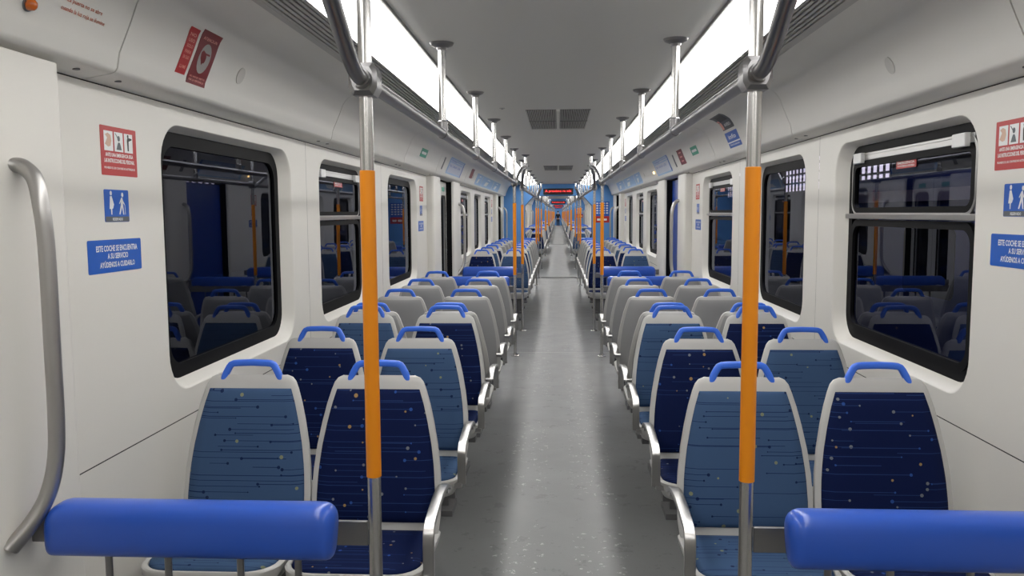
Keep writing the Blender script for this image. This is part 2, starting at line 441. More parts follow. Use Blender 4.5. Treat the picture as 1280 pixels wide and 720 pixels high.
def make_far_seat(colour, arm):
    mb = MB(); mb.far = True; seat_back_shell(mb); seat_pan(mb); mb.cur = 1; seat_back_pad(mb); seat_cushion(mb); mb.cur = 2; seat_handle(mb); mb.cur = 3; seat_support(mb)
    if arm: mb.cur = 4; seat_armrest(mb, arm)
    return mb.build('train_seat', ['shell', 'fab_'+colour, 'blueh', 'frame', 'alu', 'shell_back'], None, 50)
protos = {}; used = set()
for c_ in ('dark', 'light'):
    for a_ in (-1, 0, 1):
        protos[(c_, a_, 0)] = make_seat(c_, a_)
        protos[(c_, a_, 1)] = make_far_seat(c_, a_)
index_kids()
ORD = ['first', 'second', 'third', 'fourth', 'fifth', 'sixth', 'seventh', 'eighth', 'ninth', 'tenth']
P_ = .8607; XA = .634
def rows_for(sec):
    y1 = 2.813 if sec == 0 else 11.60
    n2 = 4 if sec == 0 else 5
    return [(y1+i*P_, 0) for i in range(3)]+[(y1+2*P_+.155+i*P_, 1) for i in range(n2)]
for car in range(5):
    for sec in (0, 1):
        for ri, (y, away) in enumerate(rows_for(sec)):
            for ci, (x, side, pos) in enumerate(((-XA-.46, 'left', 'window'), (-XA, 'left', 'aisle'), (XA, 'right', 'aisle'), (XA+.46, 'right', 'window'))):
                colour = 'light' if (ri+ci+(ci > 1)*0+sec) % 2 == 0 else 'dark'
                # checker: window left light in the first row
                # arm on the side nearest the aisle, in the seat's own frame
                arm = 0
                if pos == 'aisle':
                    arm = 1 if side == 'left' else -1
                    if away: arm = -arm
                far = 1 if car >= 2 else 0
                key = (colour, arm, far); pr = protos[key]
                if key in used: o_ = copy_tree(pr)
                else: o_ = pr; used.add(key)
                o_.location = (x, y+car*L, 0); o_.rotation_euler = (0, 0, PI if away else 0)
                cn = 'dark navy' if colour == 'dark' else 'mid blue'
                bay = ['nearest bay', 'second bay'][sec]
                look = 'grey-backed train seat' if away else cn+' patterned train seat'
                if car == 0: lab = '%s, %s side, next to %s, %s row of %s' % (look, side, pos, ORD[ri], bay)
                else: lab = 'small distant seat, %s side by %s, row %d, bay %d, %s carriage beyond gangway' % (side, pos, ri+1, sec+1, ORD[car-1])
                tag(o_, lab, 'seat', ('train seats showing patterned fronts' if not away else 'train seats showing grey backs') if car == 0 else 'distant train seats beyond the gangway')
for k, o_ in protos.items():
    if k not in used:
        for ch in KIDS.get(o_.name, []): bpy.data.objects.remove(ch)
        bpy.data.objects.remove(o_)
# ------------------------------------------------------------------ CAR (first one), copied afterwards
CAR = []      # top level things to repeat in the next carriages: (object, label function)
def reg(o, n=5): CAR.append((o, n)); return o
SIDE = {-1: 'left', 1: 'right'}
# --- floor
mb = MB(); mb.box(-1.0, 1.0, -1.2, 20.3, -.05, 0)
reg(struct(mb.build('floor', 'floor', None, 0)))
for s_ in (-1, 1):
    mb = MB(); xs = sorted((s_*1.0, s_*1.5)); mb.box(xs[0], xs[1], -1.2, 20.3, -.05, 0)
    reg(struct(mb.build('floor', 'plinth', None, 0)))
mb = MB(); mb.box(-1.0, 1.0, 9.30, 9.305, 0, .0008); mb.box(-1, 1, 11.1, 11.105, 0, .0008)
reg(struct(mb.build('trim_1', 'lip', None, 0)))
# --- ceiling
mb = MB(); mb.box(-.575, .575, -1.2, 20.3, ZC, ZC+.03)
reg(struct(mb.build('ceiling', 'ceil', None, 0)))
mb = MB()
for s_ in (-1, 1):
    for a, b_, z0 in ((.58, .592, 2.312), (.802, .818, 2.304), (.972, 1.0, 2.308)):
        xs = sorted((s_*a, s_*b_)); mb.box(xs[0], xs[1], -1.2, 20.3, z0, z0+.02)
reg(struct(mb.build('trim_2', 'ceil2', None, 0)))
mb = MB()
for s_ in (-1, 1):
    xs = sorted((s_*.55, s_*1.44)); mb.box(xs[0], xs[1], -1.2, 20.3, 2.352, 2.37)
    xs = sorted((s_*1.315, s_*1.46)); mb.box(xs[0]+.0, xs[1], -1.2, 20.3, 2.06, 2.345) if False else None
reg(struct(mb.build('trim_3', 'gap', None, 0)))
for s_ in (-1, 1):
    # slotted air strip beside the light
    t_ = empty('air_vent_strip', (s_*.895, 9.5, 2.31)); 
    mb = MB(); xs = sorted((s_*.818-s_*.895, s_*.972-s_*.895)); mb.box(xs[0], xs[1], -10.7, 10.8, .008, .012); mb.build('backing', 'frame', t_, 0)
    mb = MB()
    for k in range(7):
        x0 = -.0735+k*.0225; mb.box(x0, x0+.0135, -10.7, 10.8, -.004, .007)
    sl = mb.build('slats', 'ceil2', t_, 0)
    reg(tag(t_, 'long grey slotted air strip between ceiling light and %s bulkhead' % SIDE[s_], 'vent', 'slotted air strips along the ceiling'))
    # cove bulkhead panels
    cuts = [-1.2, -.05, 2.40, 4.70, 6.92, 8.72, 11.38, 13.7, 15.9, 17.7, 20.3]
    mb = MB()
    for a, b_ in zip(cuts, cuts[1:]):
        a += .0035; b_ -= .0035
        A = [(s_*x, a, z) for x, z in COVE]; B = [(s_*x, b_, z) for x, z in COVE]
        A2 = [(s_*(x+.006), a, z+.006) for x, z in COVE]; B2 = [(s_*(x+.006), b_, z+.006) for x, z in COVE]
        mb.strip(A, B); mb.strip(A, A2); mb.strip(B, B2)
    o_ = mb.build('bulkhead_'+SIDE[s_], 'cove', None, 50); o_.name = 'trim_%d' % (4+(s_ > 0)); reg(struct(o_))
    mb = MB(); A = [(s_*(x+.012), -1.2, z+.012) for x, z in COVE]; B = [(s_*(x+.012), 20.3, z+.012) for x, z in COVE]; mb.strip(A, B)
    # dark joint above the wall
    xs = sorted((s_*1.415, s_*1.46)); mb.box(xs[0], xs[1], -1.2, 20.3, 2.0105, 2.0175) if False else None
    reg(struct(mb.build('trim_6', 'gap', None, 50)))
    # screw heads in the lip
    mb = MB()
    for y in (2.28, 2.50, 4.62, 4.80, 6.84, 7.0, 8.66, 11.44, 13.6):
        z = 2.0215; mb.cyl((s_*1.365, y, z+.0035-.003), (s_*1.365, y, z+.01), .010, 12)
    reg(struct(mb.build('trim_7', 'frame', None)))
# --- ceiling lights
lab_n = 0
for s_ in (-1, 1):
    for k in range(9):
        y0 = -1.05+k*2.35; y1 = y0+2.335
        t_ = empty('ceiling_light', (s_*.697, (y0+y1)/2, 2.31)); h = (y1-y0)/2
        mb = MB(); mb.box(*sorted((-s_*.103, s_*.090)), -h, h, -.006, .0); mb.v = [(x, y, z-(.024 if x*s_ > 0 else 0)) for x, y, z in mb.v]; mb.build('diffuser', 'light', t_, 0)
        mb = MB(); mb.box(-.105, .105, -h, h, .002, .03); mb.box(*sorted((s_*.091, s_*.107)), -h, h, -.03, .03); mb.build('housing', 'ceil2', t_, 0)
        reg(tag(t_, 'bright white ceiling light panel above %s seats, %s along from the near end' % (SIDE[s_], ORD[k]), 'light', 'ceiling light panels'))
# --- ceiling grilles
for y0, nm in ((5.72, 'nearer'), (12.45, 'farther')):
    t_ = empty('ceiling_grille', (0, y0+.62, ZC)); 
    mb = MB(); mb.box(-.225, .225, -.63, .63, -.002, 0); 
    mb.build('backing', 'gap', t_, 0)
    mb = MB()
    for a, b_ in ((-.225, -.014), (.014, .225)):
        n = 17
        for i in range(n):
            x = a+(b_-a)*(i+.5)/n; mb.box(x-.0032, x+.0032, -.63, .63, -.010, -.002)
    mb.build('slats', 'ceil2', t_, 0)
    mb = MB(); mb.box(-.013, .013, -.635, .635, -.012, 0); 
    mb.build('centre_bar', 'ceil', t_, 0)
    mb = MB(); mb.box(-.225, .225, -.008, .008, -.0105, -.009); mb.build('cross_bar', 'gap', t_, 0)
    reg(tag(t_, '%s dark slatted air grille in the middle of the grey ceiling' % nm, 'vent', 'ceiling grilles'))
mb = MB(); mb.lathe((-.38, 5.6, ZC-.010), [(.004, 0), (.008, .002), (.010, .006), (.020, .008), (.021, .010)], 20)
reg(tag(mb.build('ceiling_sprinkler', 'alu', None), 'small round sensor on the ceiling left of the nearer grille', 'sensor'), 1)
# --- walls
WINS = [(2.86, 4.29), (4.79, 6.07), (6.75, 8.15)]
WIN2 = [(a+8.96, b_+8.96) for a, b_ in WINS]
ZA, ZB = .945, 1.945
SEAM = .842; TOP = 2.0125
def bay(mb, s_, y0, y1, win):
    X = s_*W
    if win is None:
        mb.poly([(X, y0, SEAM+.002), (X, y1, SEAM+.002), (X, y1, TOP), (X, y0, TOP)]); return
    a, b_ = win
    ring = densify(rrect(a, b_, ZA, ZB, .15, 8)); cy, cz = (a+b_)/2, (ZA+ZB)/2
    z0, z1 = SEAM+.002, TOP
    def outer(p):
        dy, dz = p[0]-cy, p[1]-cz
        ts = []
        if dy > 0: ts.append((y1-cy)/dy)
        if dy < 0: ts.append((y0-cy)/dy)
        if dz > 0: ts.append((z1-cz)/dz)
        if dz < 0: ts.append((z0-cz)/dz)
        t_ = min(ts); return (cy+dy*t_, cz+dz*t_)
    O = [outer(p) for p in ring]; n = len(ring)
    for i in range(n):
        j = (i+1) % n; A, B = O[i], O[j]
        pts = [(X, ring[i][0], ring[i][1]), (X, ring[j][0], ring[j][1]), (X, B[0], B[1])]
        ons = lambda p: ('y' if min(abs(p[0]-y0), abs(p[0]-y1)) < 1e-6 else 'z')
        if ons(A) != ons(B):
            Yp, Zp = (A, B) if ons(A) == 'y' else (B, A)
            cyy = Yp[0]; czz = Zp[1]
            pts.append((X, cyy, czz))
        pts.append((X, A[0], A[1])); mb.poly(pts)
    # reveal: rounded edge then slope in to the glass line
    R = []
    for d, x in ((0, 0), (.003, .0006), (.008, .0028), (.013, .0075), (.055, .045), (.068, .062)):
        q = rrect(a+d, b_-d, ZA+d*.55, ZB-d*.35, .15-d*.45, 8); R.append([(s_*(W+x), y, z) for y, z in q])
    mb.rings(R, cap=False)
def door_y(v): return [(9.28, 10.45)]
for s_ in (-1, 1):
    mb = MB(); g_ = .0015
    bays = [(2.0, 4.55, WINS[0]), (4.55, 6.50, WINS[1]), (6.50, 9.20, WINS[2]), (10.5, 13.51, WIN2[0]), (13.51, 15.46, WIN2[1]), (15.46, 18.16, WIN2[2]), (19.46, 20.3, None), (-1.2, .24, None)]
    for a, b_, w_ in bays: bay(mb, s_, a+g_, b_-g_, w_)
    for a, b_ in ((2.0, 9.20), (10.5, 18.16), (19.46, 20.3), (-1.2, .24)):
        mb.poly([(s_*W, a, 0), (s_*W, b_, 0), (s_*W, b_, SEAM-.002), (s_*W, a, SEAM-.002)])
    o_ = mb.build('wall_'+SIDE[s_], 'wall', None, 30, recalc=False); reg(struct(o_))
    mb = MB()
    for a, b_ in ((2.0, 9.20), (10.5, 18.16), (19.46, 20.3), (-1.2, .24)):
        xs = sorted((s_*(W+.004), s_*(W+.007))); mb.box(xs[0], xs[1], a, b_, SEAM-.02, SEAM+.02)
    for y in (4.55, 6.5, 13.51, 15.46):
        xs = sorted((s_*(W+.004), s_*(W+.007))); mb.box(xs[0], xs[1], y-.01, y+.01, SEAM, TOP)
    reg(struct(mb.build('trim_8', 'gap', None, 0)))
    # light-tight outer skin with window holes
    mb = MB(); xo = sorted((s_*1.505, s_*1.52)); 
    gaps = [(a+.02, b_-.02) for a, b_ in WINS+WIN2]+[(9.28, 10.45), (18.24, 19.41), (.32, 1.49)]
    gaps.sort(); y = -1.2
    for i, (a, b_) in enumerate(gaps):
        mb.box(xo[0], xo[1], y, a, 0, 2.36); y = b_
        if b_-a > 1.18 or True:
            isdoor = any(abs(a-q) < .001 for q in (9.28, 18.24, .32))
            if not isdoor:
                mb.box(xo[0], xo[1], a, b_, 0, .97); mb.box(xo[0], xo[1], a, b_, 1.93, 2.36)
            else: mb.box(xo[0], xo[1], a, b_, 2.02, 2.36)
    mb.box(xo[0], xo[1], y, 20.3, 0, 2.36)
    # roof above the cove
    xs = sorted((s_*.5, s_*1.52)); mb.box(xs[0], xs[1], -1.2, 20.3, 2.375, 2.39)
    reg(struct(mb.build('trim_9', 'gap', None, 0)))
mb = MB(); mb.box(-.6, .6, -1.2, 20.3, 2.375, 2.39); reg(struct(mb.build('trim_10', 'gap', None, 0)))
# --- windows
wn = 0
def frame_ring(mb, s_, a, b_, z0, z1, r, wid, x0, x1, wr=None):
    """ring frame in the wall plane, from depth x0 to x1"""
    O = rrect(a, b_, z0, z1, r, 8); I = rrect(a+wid, b_-wid, z0+(wr or wid), z1-(wr or wid), max(.01, r-wid*.6), 8)
    n = len(O); P = []
    for q, x in ((O, x1), (O, x0), (I, x0), (I, x1)): P.append([(s_*x, y, z) for y, z in q])
    mb.rings(P, cap=False)
    mb.add(P[3]+P[0], [(j, (j+1) % n, n+(j+1) % n, n+j) for j in range(n)])
for wi, (a, b_) in enumerate(WINS+WIN2):
    for s_ in (-1, 1):
        hopper = (wi % 2 == 1) == (s_ < 0)
        wn += 1
        A, B, z0, z1 = a+.062, b_-.062, ZA+.033, ZB-.02
        root = empty('window_%d' % wn, (0, 0, 0)); struct(root)
        if not hopper:
            mb = MB(); frame_ring(mb, s_, A, B, z0, z1, .125, .055, 1.472, 1.50); mb.build('window_gasket', 'gasket', root, 40)
            mb = MB(); q = rrect(A+.04, B-.04, z0+.04, z1-.04, .10, 6); mb.poly([(s_*1.483, y, z) for y, z in q]); mb.build('pane', 'glass', root, 0)
        else:
            zm = 1.585
            mb = MB(); frame_ring(mb, s_, A, B, z0, z1, .125, .045, 1.474, 1.50); 
            # inner black frames of the two lights
            frame_ring(mb, s_, A+.055, B-.055, zm+.012, z1-.075, .05, .028, 1.469, 1.49); frame_ring(mb, s_, A+.04, B-.04, z0+.04, zm-.018, .08, .03, 1.470, 1.49)
            mb.build('window_gasket', 'gasket', root, 40)
            mb = MB(); frame_ring(mb, s_, A+.043, B-.043, zm+.004, z1-.040, .07, .012, 1.4685, 1.488, .012)
            xs = sorted((s_*1.452, s_*1.49)); mb.box(xs[0], xs[1], A+.01, B-.01, zm-.013, zm+.011)
            xs = sorted((s_*1.470, s_*1.49)); mb.box(xs[0], xs[1], A+.07, B-.07, z1-.075, z1-.040)
            mb.build('sash_frame', 'alu', root, 30, bevel=.002)
            for yy in (A+.10, B-.20):
                mb = MB(); xs = sorted((s_*1.450, s_*1.475)); mb.box(xs[0], xs[1], yy, yy+.10, z1-.088, z1-.038); mb.build('latch', 'white', root, 0, bevel=.004)
            mb = MB(); mb.poly([(s_*1.484, y, z) for y, z in rrect(A+.045, B-.045, z0+.045, zm-.005, .07, 6)]); mb.build('pane', 'glass', root, 0)
            mb = MB(); mb.poly([(s_*1.480, y, z) for y, z in rrect(A+.06, B-.06, zm+.005, z1-.05, .05, 6)]); mb.build('upper_pane', 'glass', root, 0)
        reg(root, 2)
        if hopper:
            f = wall_map(s_, (A+B)/2, z1-.118, 1.478); mb = MB(); sheet(mb, f, .20, .034, .003, 1)
            r_ = mb.build('window_label', 'red', None, 0)
            mb = MB(); write(mb, f, 'EMERGENCIA', -.085, .085, .001, .011, .0018, .02); write(mb, f, 'NO APOYARSE EN LA VENTANILLA', -.085, .085, -.011, -.003, .0018, .02); mb.build('lettering', 'white', r_, 0)
            reg(tag(r_, 'small red label at the top of the %s window, %s from the near end' % (SIDE[s_], ORD[wi]), 'sticker', 'red labels on opening windows'), 1)
# --- door pillars, doors, grab handles
DN = 0
def pillar(s_, y0, y1, black_lo, black_hi):
    mb = MB(); r = .03; X0, X1 = W+.06, 1.34
    prof = [(X0, y0)]
    for i in range(6): t_ = PI/2*i/5; prof.append((X1+r-r*math.sin(t_), y0+r-r*math.cos(t_)))
    for i in range(6): t_ = PI/2*i/5; prof.append((X1+r-r*math.cos(t_), y1-r+r*math.sin(t_)))
    prof.append((X0, y1))
    zt = 2.016
    mb.rings([[(s_*x, y, z) for x, y in prof] for z in (0, zt)])
    return mb
VEST = [(-8.96+8.96-8.96, 'near')]
def vestibule(dy, which, n_lab):
    global DN
    for s_ in (-1, 1):
        for (a, b_) in ((8.76, 9.28), (10.45, 11.13)):
            if a+dy < -1.2: continue
            mb = pillar(s_, a+dy, b_+dy, 0, 0); o_ = mb.build('trim_11', 'wall', None, 40); reg(struct(o_), 5)
        # black rubber edges of the doorway
        mb = MB()
        for y0, y1 in ((9.281, 9.288), (10.442, 10.449)):
            xs = sorted((s_*1.372, s_*1.52)); mb.box(xs[0], xs[1], y0+dy, y1+dy, 0, 2.01)
        reg(struct(mb.build('trim_12', 'gasket', None, 0)), 5)
        for yy, e in ((9.13, 'near'), (10.89, 'far')):
            if which == 1 and (s_ < 0) == (e == 'near'): continue
            if yy+dy < 1: continue
            P = smoothpath([(s_*1.343, .03, 1.735), (s_*1.322, .03, 1.730), (s_*1.288, .02, 1.700), (s_*1.262, 0, 1.63), (s_*1.255, 0, 1.52), (s_*1.255, 0, 1.30), (s_*1.256, 0, 1.10), (s_*1.262, -.005, .99), (s_*1.278, -.02, .91), (s_*1.305, -.045, .85), (s_*1.343, -.075, .795)], 5)
            n = len(P)
            def sec(i, n=n):
                q = min(i, n-1-i)/(n*.16); e_ = max(0, 1-q); rx = .0195+.0*e_; ry = .0205+.012*e_**1.5
                return [(rx*math.cos(2*PI*j/16), ry*math.sin(2*PI*j/16)) for j in range(16)]
            mb = MB(); mb.sweep(P, sec, ref=(0, 1, 0)); h_ = mb.build('grab_bar', 'steel_bar', None, 60); h_.location = (0, yy+dy, 0)
            reg(tag(h_, 'vertical steel grab handle on the %s pillar, %s side of %s doorway' % (e, SIDE[s_], n_lab), 'handle', 'grab handles by the doors'), 5)
        DN += 1
        d = empty('door_%d' % DN, (s_*1.455, 9.865+dy, 0)); struct(d)
        if s_ < 0 or which != 1:
            for q, (a, b_) in enumerate(((-.585, -.005), (.005, .585))):
                mb = MB(); r = .07
                O = [(a, .01), (b_, .01), (b_, 2.0), (a, 2.0)]; 
                cyc = (a+b_)/2; I = densify(rrect(a+.12, b_-.12, .75, 1.82, r, 6))
                # leaf with hole: front & back faces
                for x in (-.015, .015):
                    for i in range(len(I)):
                        j = (i+1) % len(I)
                        def outp(p):
                            dy_, dz_ = p[0]-cyc, p[1]-1.25
                            t1 = ((b_ if dy_ > 0 else a)-cyc)/dy_ if abs(dy_) > 1e-9 else 1e9
                            t2 = ((2.0 if dz_ > 0 else .01)-1.25)/dz_ if abs(dz_) > 1e-9 else 1e9
                            t_ = min(t1, t2); return (cyc+dy_*t_, 1.25+dz_*t_, t1 < t2)
                        A_, B_ = outp(I[i]), outp(I[j]); pts = [(x, *I[i]), (x, *I[j]), (x, B_[0], B_[1])]
                        if A_[2] != B_[2]: pts.append((x, b_ if A_[0] > cyc else a, 2.0 if A_[1] > 1.25 else .01))
                        pts.append((x, A_[0], A_[1])); mb.poly(pts)
                mb.rings([[(x, y, z) for y, z in I] for x in (-.015, .015)], cap=False); mb.rings([[(x, y, z) for y, z in O] for x in (-.015, .015)], cap=False)
                lf = mb.build('door_leaf', 'door', d, 30)
                mb = MB()
                q2 = rrect(a+.105, b_-.105, .735, 1.835, r+.01, 6); q3 = rrect(a+.13, b_-.13, .76, 1.81, r-.01, 6)
                xr = -s_*.017
                mb.rings([[(xr*k2, y, z) for y, z in q_] for q_, k2 in ((q2, .8), (q2, 1.2), (q3, 1.2), (q3, .8))], cap=False); mb.build('window_gasket', 'gasket', lf, 40)
                mb = MB(); mb.poly([(0, y, z) for y, z in q3]); mb.build('pane', 'glass', lf, 0)
                mb = MB(); xx = sorted((-s_*.016, -s_*.02)); mb.box(xx[0], xx[1], cyc-.09, cyc+.09, 1.885, 1.935); mb.build('door_label', 'green', lf, 0)
        else:
            mb = MB(); mb.box(-.015, .015, -.56, .565, .01, 2.0); lf = mb.build('door_leaf', 'doorblue', d, 0, bevel=.004)
            mb = MB(); mb.box(-.02, .02, -.585, -.56, .01, 2.0); mb.build('door_seal', 'gasket', lf, 0)
        reg(d, 5)
vestibule(-8.96, 0, 'nearest'); vestibule(0, 1, 'middle'); vestibule(8.96, 2, 'farther')
# --- poles, handrails, partitions
ZR = 1.945; XP = .4858
def make_pole(near):
    p = empty('grab_pole')
    mb = MB(); mb.cyl((0, 0, .012), (0, 0, ZC-.012), .0175, 20); mb.build('tube', 'steel', p, 40)
    mb = MB(); mb.lathe((0, 0, 0), [(.0178, .9175), (.0195, .9185), (.0195, 1.7185), (.0178, 1.7195)], 24); mb.build('orange_sleeve', 'orange', p, 40)
    mb = MB(); mb.lathe((0, 0, 0), [(.048, 0), (.048, .006), (.040, .012), (.024, .014), (.022, .03)], 24); mb.build('floor_flange', 'steel', p, 30)
    mb = MB(); mb.lathe((0, 0, ZC-.03), [(.021, 0), (.024, .012), (.044, .020), (.050, .030)], 24); mb.build('ceiling_flange', 'steel_dark', p, 30)
    mb = MB(); pts = [(-.026, -.040), (.026, -.040), (.036, -.02), (.036, .02), (.026, .040), (-.026, .040), (-.036, .02), (-.036, -.02)]
    mb.rings([[(x*k, y, ZR+z*k) for x, z in pts] for y, k in ((-.036, .72), (-.028, 1), (.028, 1), (.036, .72))])
    mb.cyl((0, .03, ZR), (0, .06, ZR), .024, 18); mb.cyl((0, -.06, ZR), (0, -.03, ZR), .024, 18)
    mb.build('joint_block', 'steel_dark', p, 30)
    return p
pole0 = make_pole(0)
index_kids()
POLES = [(2.07, 'at the near end of the nearest seats'), (9.07, 'at the far end of the nearest bay'), (11.03, 'where the second seating bay starts'), (18.03, 'at the far end of the second bay'), (19.99, 'just before the blue end wall'), (.11, 'behind the viewpoint by the near gangway')]
first = True
for s_ in (-1, 1):
    for y, where in POLES[:5]:
        p = pole0 if first else copy_tree(pole0); first = False
        p.location = (s_*XP, y, 0)
        reg(tag(p, 'steel floor-to-ceiling pole with orange sleeve, %s side, %s' % (SIDE[s_], where), 'pole', 'orange-sleeved grab poles'), 5)
def post(parent, y, z0=ZR):
    mb = MB(); mb.cyl((0, y, z0), (0, y, ZC-.01), .0165, 18); pp = mb.build('support_post', 'steel', parent, 40)
    mb = MB(); mb.lathe((0, y, ZC-.03), [(.020, 0), (.023, .010), (.046, .020), (.052, .030)], 24); mb.build('ceiling_flange', 'steel_dark', pp, 30)
    mb = MB(); mb.cyl((0, y-.028, z0), (0, y+.028, z0), .0225, 18); mb.lathe((0, y, z0), [(.022, .01), (.022, .05), (.0175, .055)], 18); mb.build('clamp', 'steel_dark', pp, 30)
for s_ in (-1, 1):
    for y0, y1, nm in ((2.07, 9.07, 'nearest'), (11.03, 18.03, 'second')):
        h_ = empty('overhead_handrail', (s_*XP, y0, 0))
        mb = MB(); mb.cyl((0, .061, ZR), (0, y1-y0-.061, ZR), .019, 18); mb.build('rail', 'steel_dark', h_, 40)
        for k in range(1, 5): post(h_, 1.39*k+(.0 if k < 5 else 0))
        reg(tag(h_, 'long steel handrail on ceiling posts above the %s side of %s seating bay' % (SIDE[s_], nm), 'handrail', 'overhead handrails'), 5)
    for yc_, nm in ((1.09, 'nearest'), (10.05, 'middle'), (19.01, 'farther')):
        h_ = empty('curved_handrail', (s_*.40, yc_, 0)); dx = s_*(XP-.40)
        for q in (-1, 1):
            P = smoothpath([(dx, q*.919, ZR), (dx*.97, q*.87, 1.95), (dx*.90, q*.78, 1.975), (dx*.76, q*.62, 2.04), (dx*.5, q*.40, 2.11), (dx*.22, q*.18, 2.152), (0, 0, 2.16)], 5)
            mb = MB(); mb.tube(P, .019, 18, ref=(1, 0, 0)); mb.build('bent_rail', 'steel_dark', h_, 60)
        post(h_, 0, 2.16)
        reg(tag(h_, 'arched steel handrail joining two poles over %s doorway, %s side' % (nm, SIDE[s_]), 'handrail', 'arched rails over the doorways'), 5)
# padded partition rails
def partition(s_, y, d):
    r_ = empty('padded_rail_barrier', (0, y, 0)); yb = d*.135
    mb = MB(); x0, x1 = .5455, 1.293; zb, zt = .752, .892
    R = []
    xs = [0, .003, .008, .015, .025, .038, .055, .075, .10]; xs_all = [x0+t_ for t_ in xs]+[x1-t_ for t_ in xs[::-1]]
    for x in xs_all:
        d0 = min(x-x0, x1-x); inner = x-x0 < x1-x
        rt = .045 if inner else .060
        rb = .014
        top = zt-.0-rt*(1-math.sqrt(max(0, 1-max(0, 1-d0/rt)**2)))
        bot = zb+rb*(1-math.sqrt(max(0, 1-max(0, 1-d0/rb)**2)))
        e = max(0, 1-d0/.03); hy = .05*math.sqrt(max(.05, 1-e*e*.85))
        sh = 0
        ring = []
        for j in range(28):
            a_ = 2*PI*j/28; c_, sn = math.cos(a_), math.sin(a_)
            yy = hy*math.copysign(abs(c_)**.7, c_); zz = math.copysign(abs(sn)**.62, sn)
            z = (top+bot)/2+(top-bot)/2*zz
            xx = x+(.014*(1-(z-zb)/(zt-zb))*(1-min(1, d0/.1)) if inner else 0)
            ring.append((s_*xx, yb+yy, z))
        R.append(ring)
    mb.rings(R); mb.build('padded_bar', 'blue', r_, 70)
    yk = sorted((yb-d*.03, yb-d*.045))
    mb = MB(); xx = sorted((s_*(XP+.0195), s_*1.30)); mb.box(xx[0], xx[1], -.006, .006, .729, .796)
    for q in (.62, 1.18):
        xx = sorted((s_*q, s_*(q+.05))); mb.box(xx[0], xx[1], min(0, yb), max(0, yb), .765, .795)
    xx = sorted((s_*1.25, s_*1.3385)); mb.box(xx[0], xx[1], yb-.006, yb+.006, .782, .85)
    mb.build('steel_bracket', 'steel_dark', r_, 0, bevel=.002)
    for bx in (.652, .80, .987, 1.142):
        mb = MB(); mb.cyl((s_*bx, yb, .0), (s_*bx, yb, .78), .009, 12); mb.build('upright', 'steel_dark', r_, 40)
    mb = MB(); xx = sorted((s_*(XP+.05), s_*1.3385)); mb.box(xx[0], xx[1], yb-.01, yb+.01, .16, .19); mb.build('lower_rail', 'steel_dark', r_, 0)
    return r_
for s_ in (-1, 1):
    for y, where, d_ in ((2.07, 'in front of the nearest seats', -1), (9.07, 'behind the last row of nearest bay', 1), (11.03, 'in front of the second seating bay', -1), (18.03, 'behind the second seating bay', 1)):
        p = partition(s_, y, d_)
        reg(tag(p, 'glossy blue padded rail barrier, %s side, %s' % (SIDE[s_], where), 'barrier', 'blue padded rail barriers'), 5)
# --- end walls and gangways
OPEN = [(-.84, 0), (-.84, 1.78), (-.62, 2.03), (.62, 2.03), (.84, 1.78), (.84, 0)]
def end_wall(mb, y0, y1, face=1):
    out = [(-1.46, 0), (-1.46, 2.03), (-1.46, 2.36), (1.46, 2.36), (1.46, 2.03), (1.46, 0)]
    n = 6
    for y in (y0, y1):
        for i in range(n-1): mb.poly([(OPEN[i][0], y, OPEN[i][1]), (OPEN[i+1][0], y, OPEN[i+1][1]), (out[i+1][0], y, out[i+1][1]), (out[i][0], y, out[i][1])])
    for i in range(n-1):
        mb.poly([(OPEN[i][0], y0, OPEN[i][1]), (OPEN[i+1][0], y0, OPEN[i+1][1]), (OPEN[i+1][0], y1, OPEN[i+1][1]), (OPEN[i][0], y1, OPEN[i][1])])
mb = MB(); end_wall(mb, 20.3, 20.38); reg(struct(mb.build('wall_end', 'endblue', None, 0)))
mb = MB()
P = [[(x*k, y, z if z == 0 else z*k2) for x, z in OPEN] for y, k, k2 in ((20.38, 1.0, 1.0), (20.42, 1.04, 1.02), (20.48, 1.0, 1.0), (20.54, 1.04, 1.02), (20.60, 1.0, 1.0), (20.66, 1.04, 1.02), (20.72, 1.0, 1.0))]
for A, B in zip(P, P[1:]): mb.strip(A, B)
reg(struct(mb.build('wall_gangway', 'bellows', None, 0)))
mb = MB(); end_wall(mb, 20.72, 20.80); reg(struct(mb.build('wall_end', 'endblue', None, 0)))
mb = MB(); mb.box(-.9, .9, 20.3, 20.8, -.05, .004); reg(struct(mb.build('floor', 'floor', None, 0)))
# section between the gangway and the next module
mb = MB(); end_wall(mb, -1.12, -1.04) if False else None
# LED sign
s0 = empty('led_sign', (0, 20.295, 2.135))
mb = MB(); mb.box(-.37, .37, -.05, 0, -.075, .075); mb.build('housing', 'ink', s0, 0, bevel=.004)
mb = MB(); mb.box(-.345, .345, -.054, -.0505, -.055, .055); mb.build('screen', 'screen', s0, 0)
mb = MB(); f = lambda u, v, h: (u, -.0545-h, v); write(mb, f, 'A proximo ra sds', -.325, .32, -.03, .04, .001, .015); mb.build('lettering', 'led', s0, 0)
reg(tag(s0, 'red scrolling LED text sign over the gangway in the blue end wall', 'sign', 'LED signs over the gangways'), 4)
# blue notices on the end wall (right)
f = end_map(20.3, 1.09, 1.62); mb = MB(); sheet(mb, f, .34, .52, .004, 1)
nb = mb.build('notice_board', 'signblue', None, 0)
mb = MB(); quad(mb, f, -.17, .17, -.26, -.10, .002); mb.build('red_band', 'red', nb, 0)
mb = MB()
for i in range(5):
    for j in range(4): quad(mb, f, -.15+j*.08, -.10+j*.08, .20-i*.06, .232-i*.06, .002)
for j in range(2): quad(mb, f, -.13+j*.14, -.03+j*.14, -.21, -.16, .003)
mb.build('notice_symbols', 'white', nb, 0)
reg(tag(nb, 'blue notice with red lower band on the right of the blue end wall', 'sign'), 2)
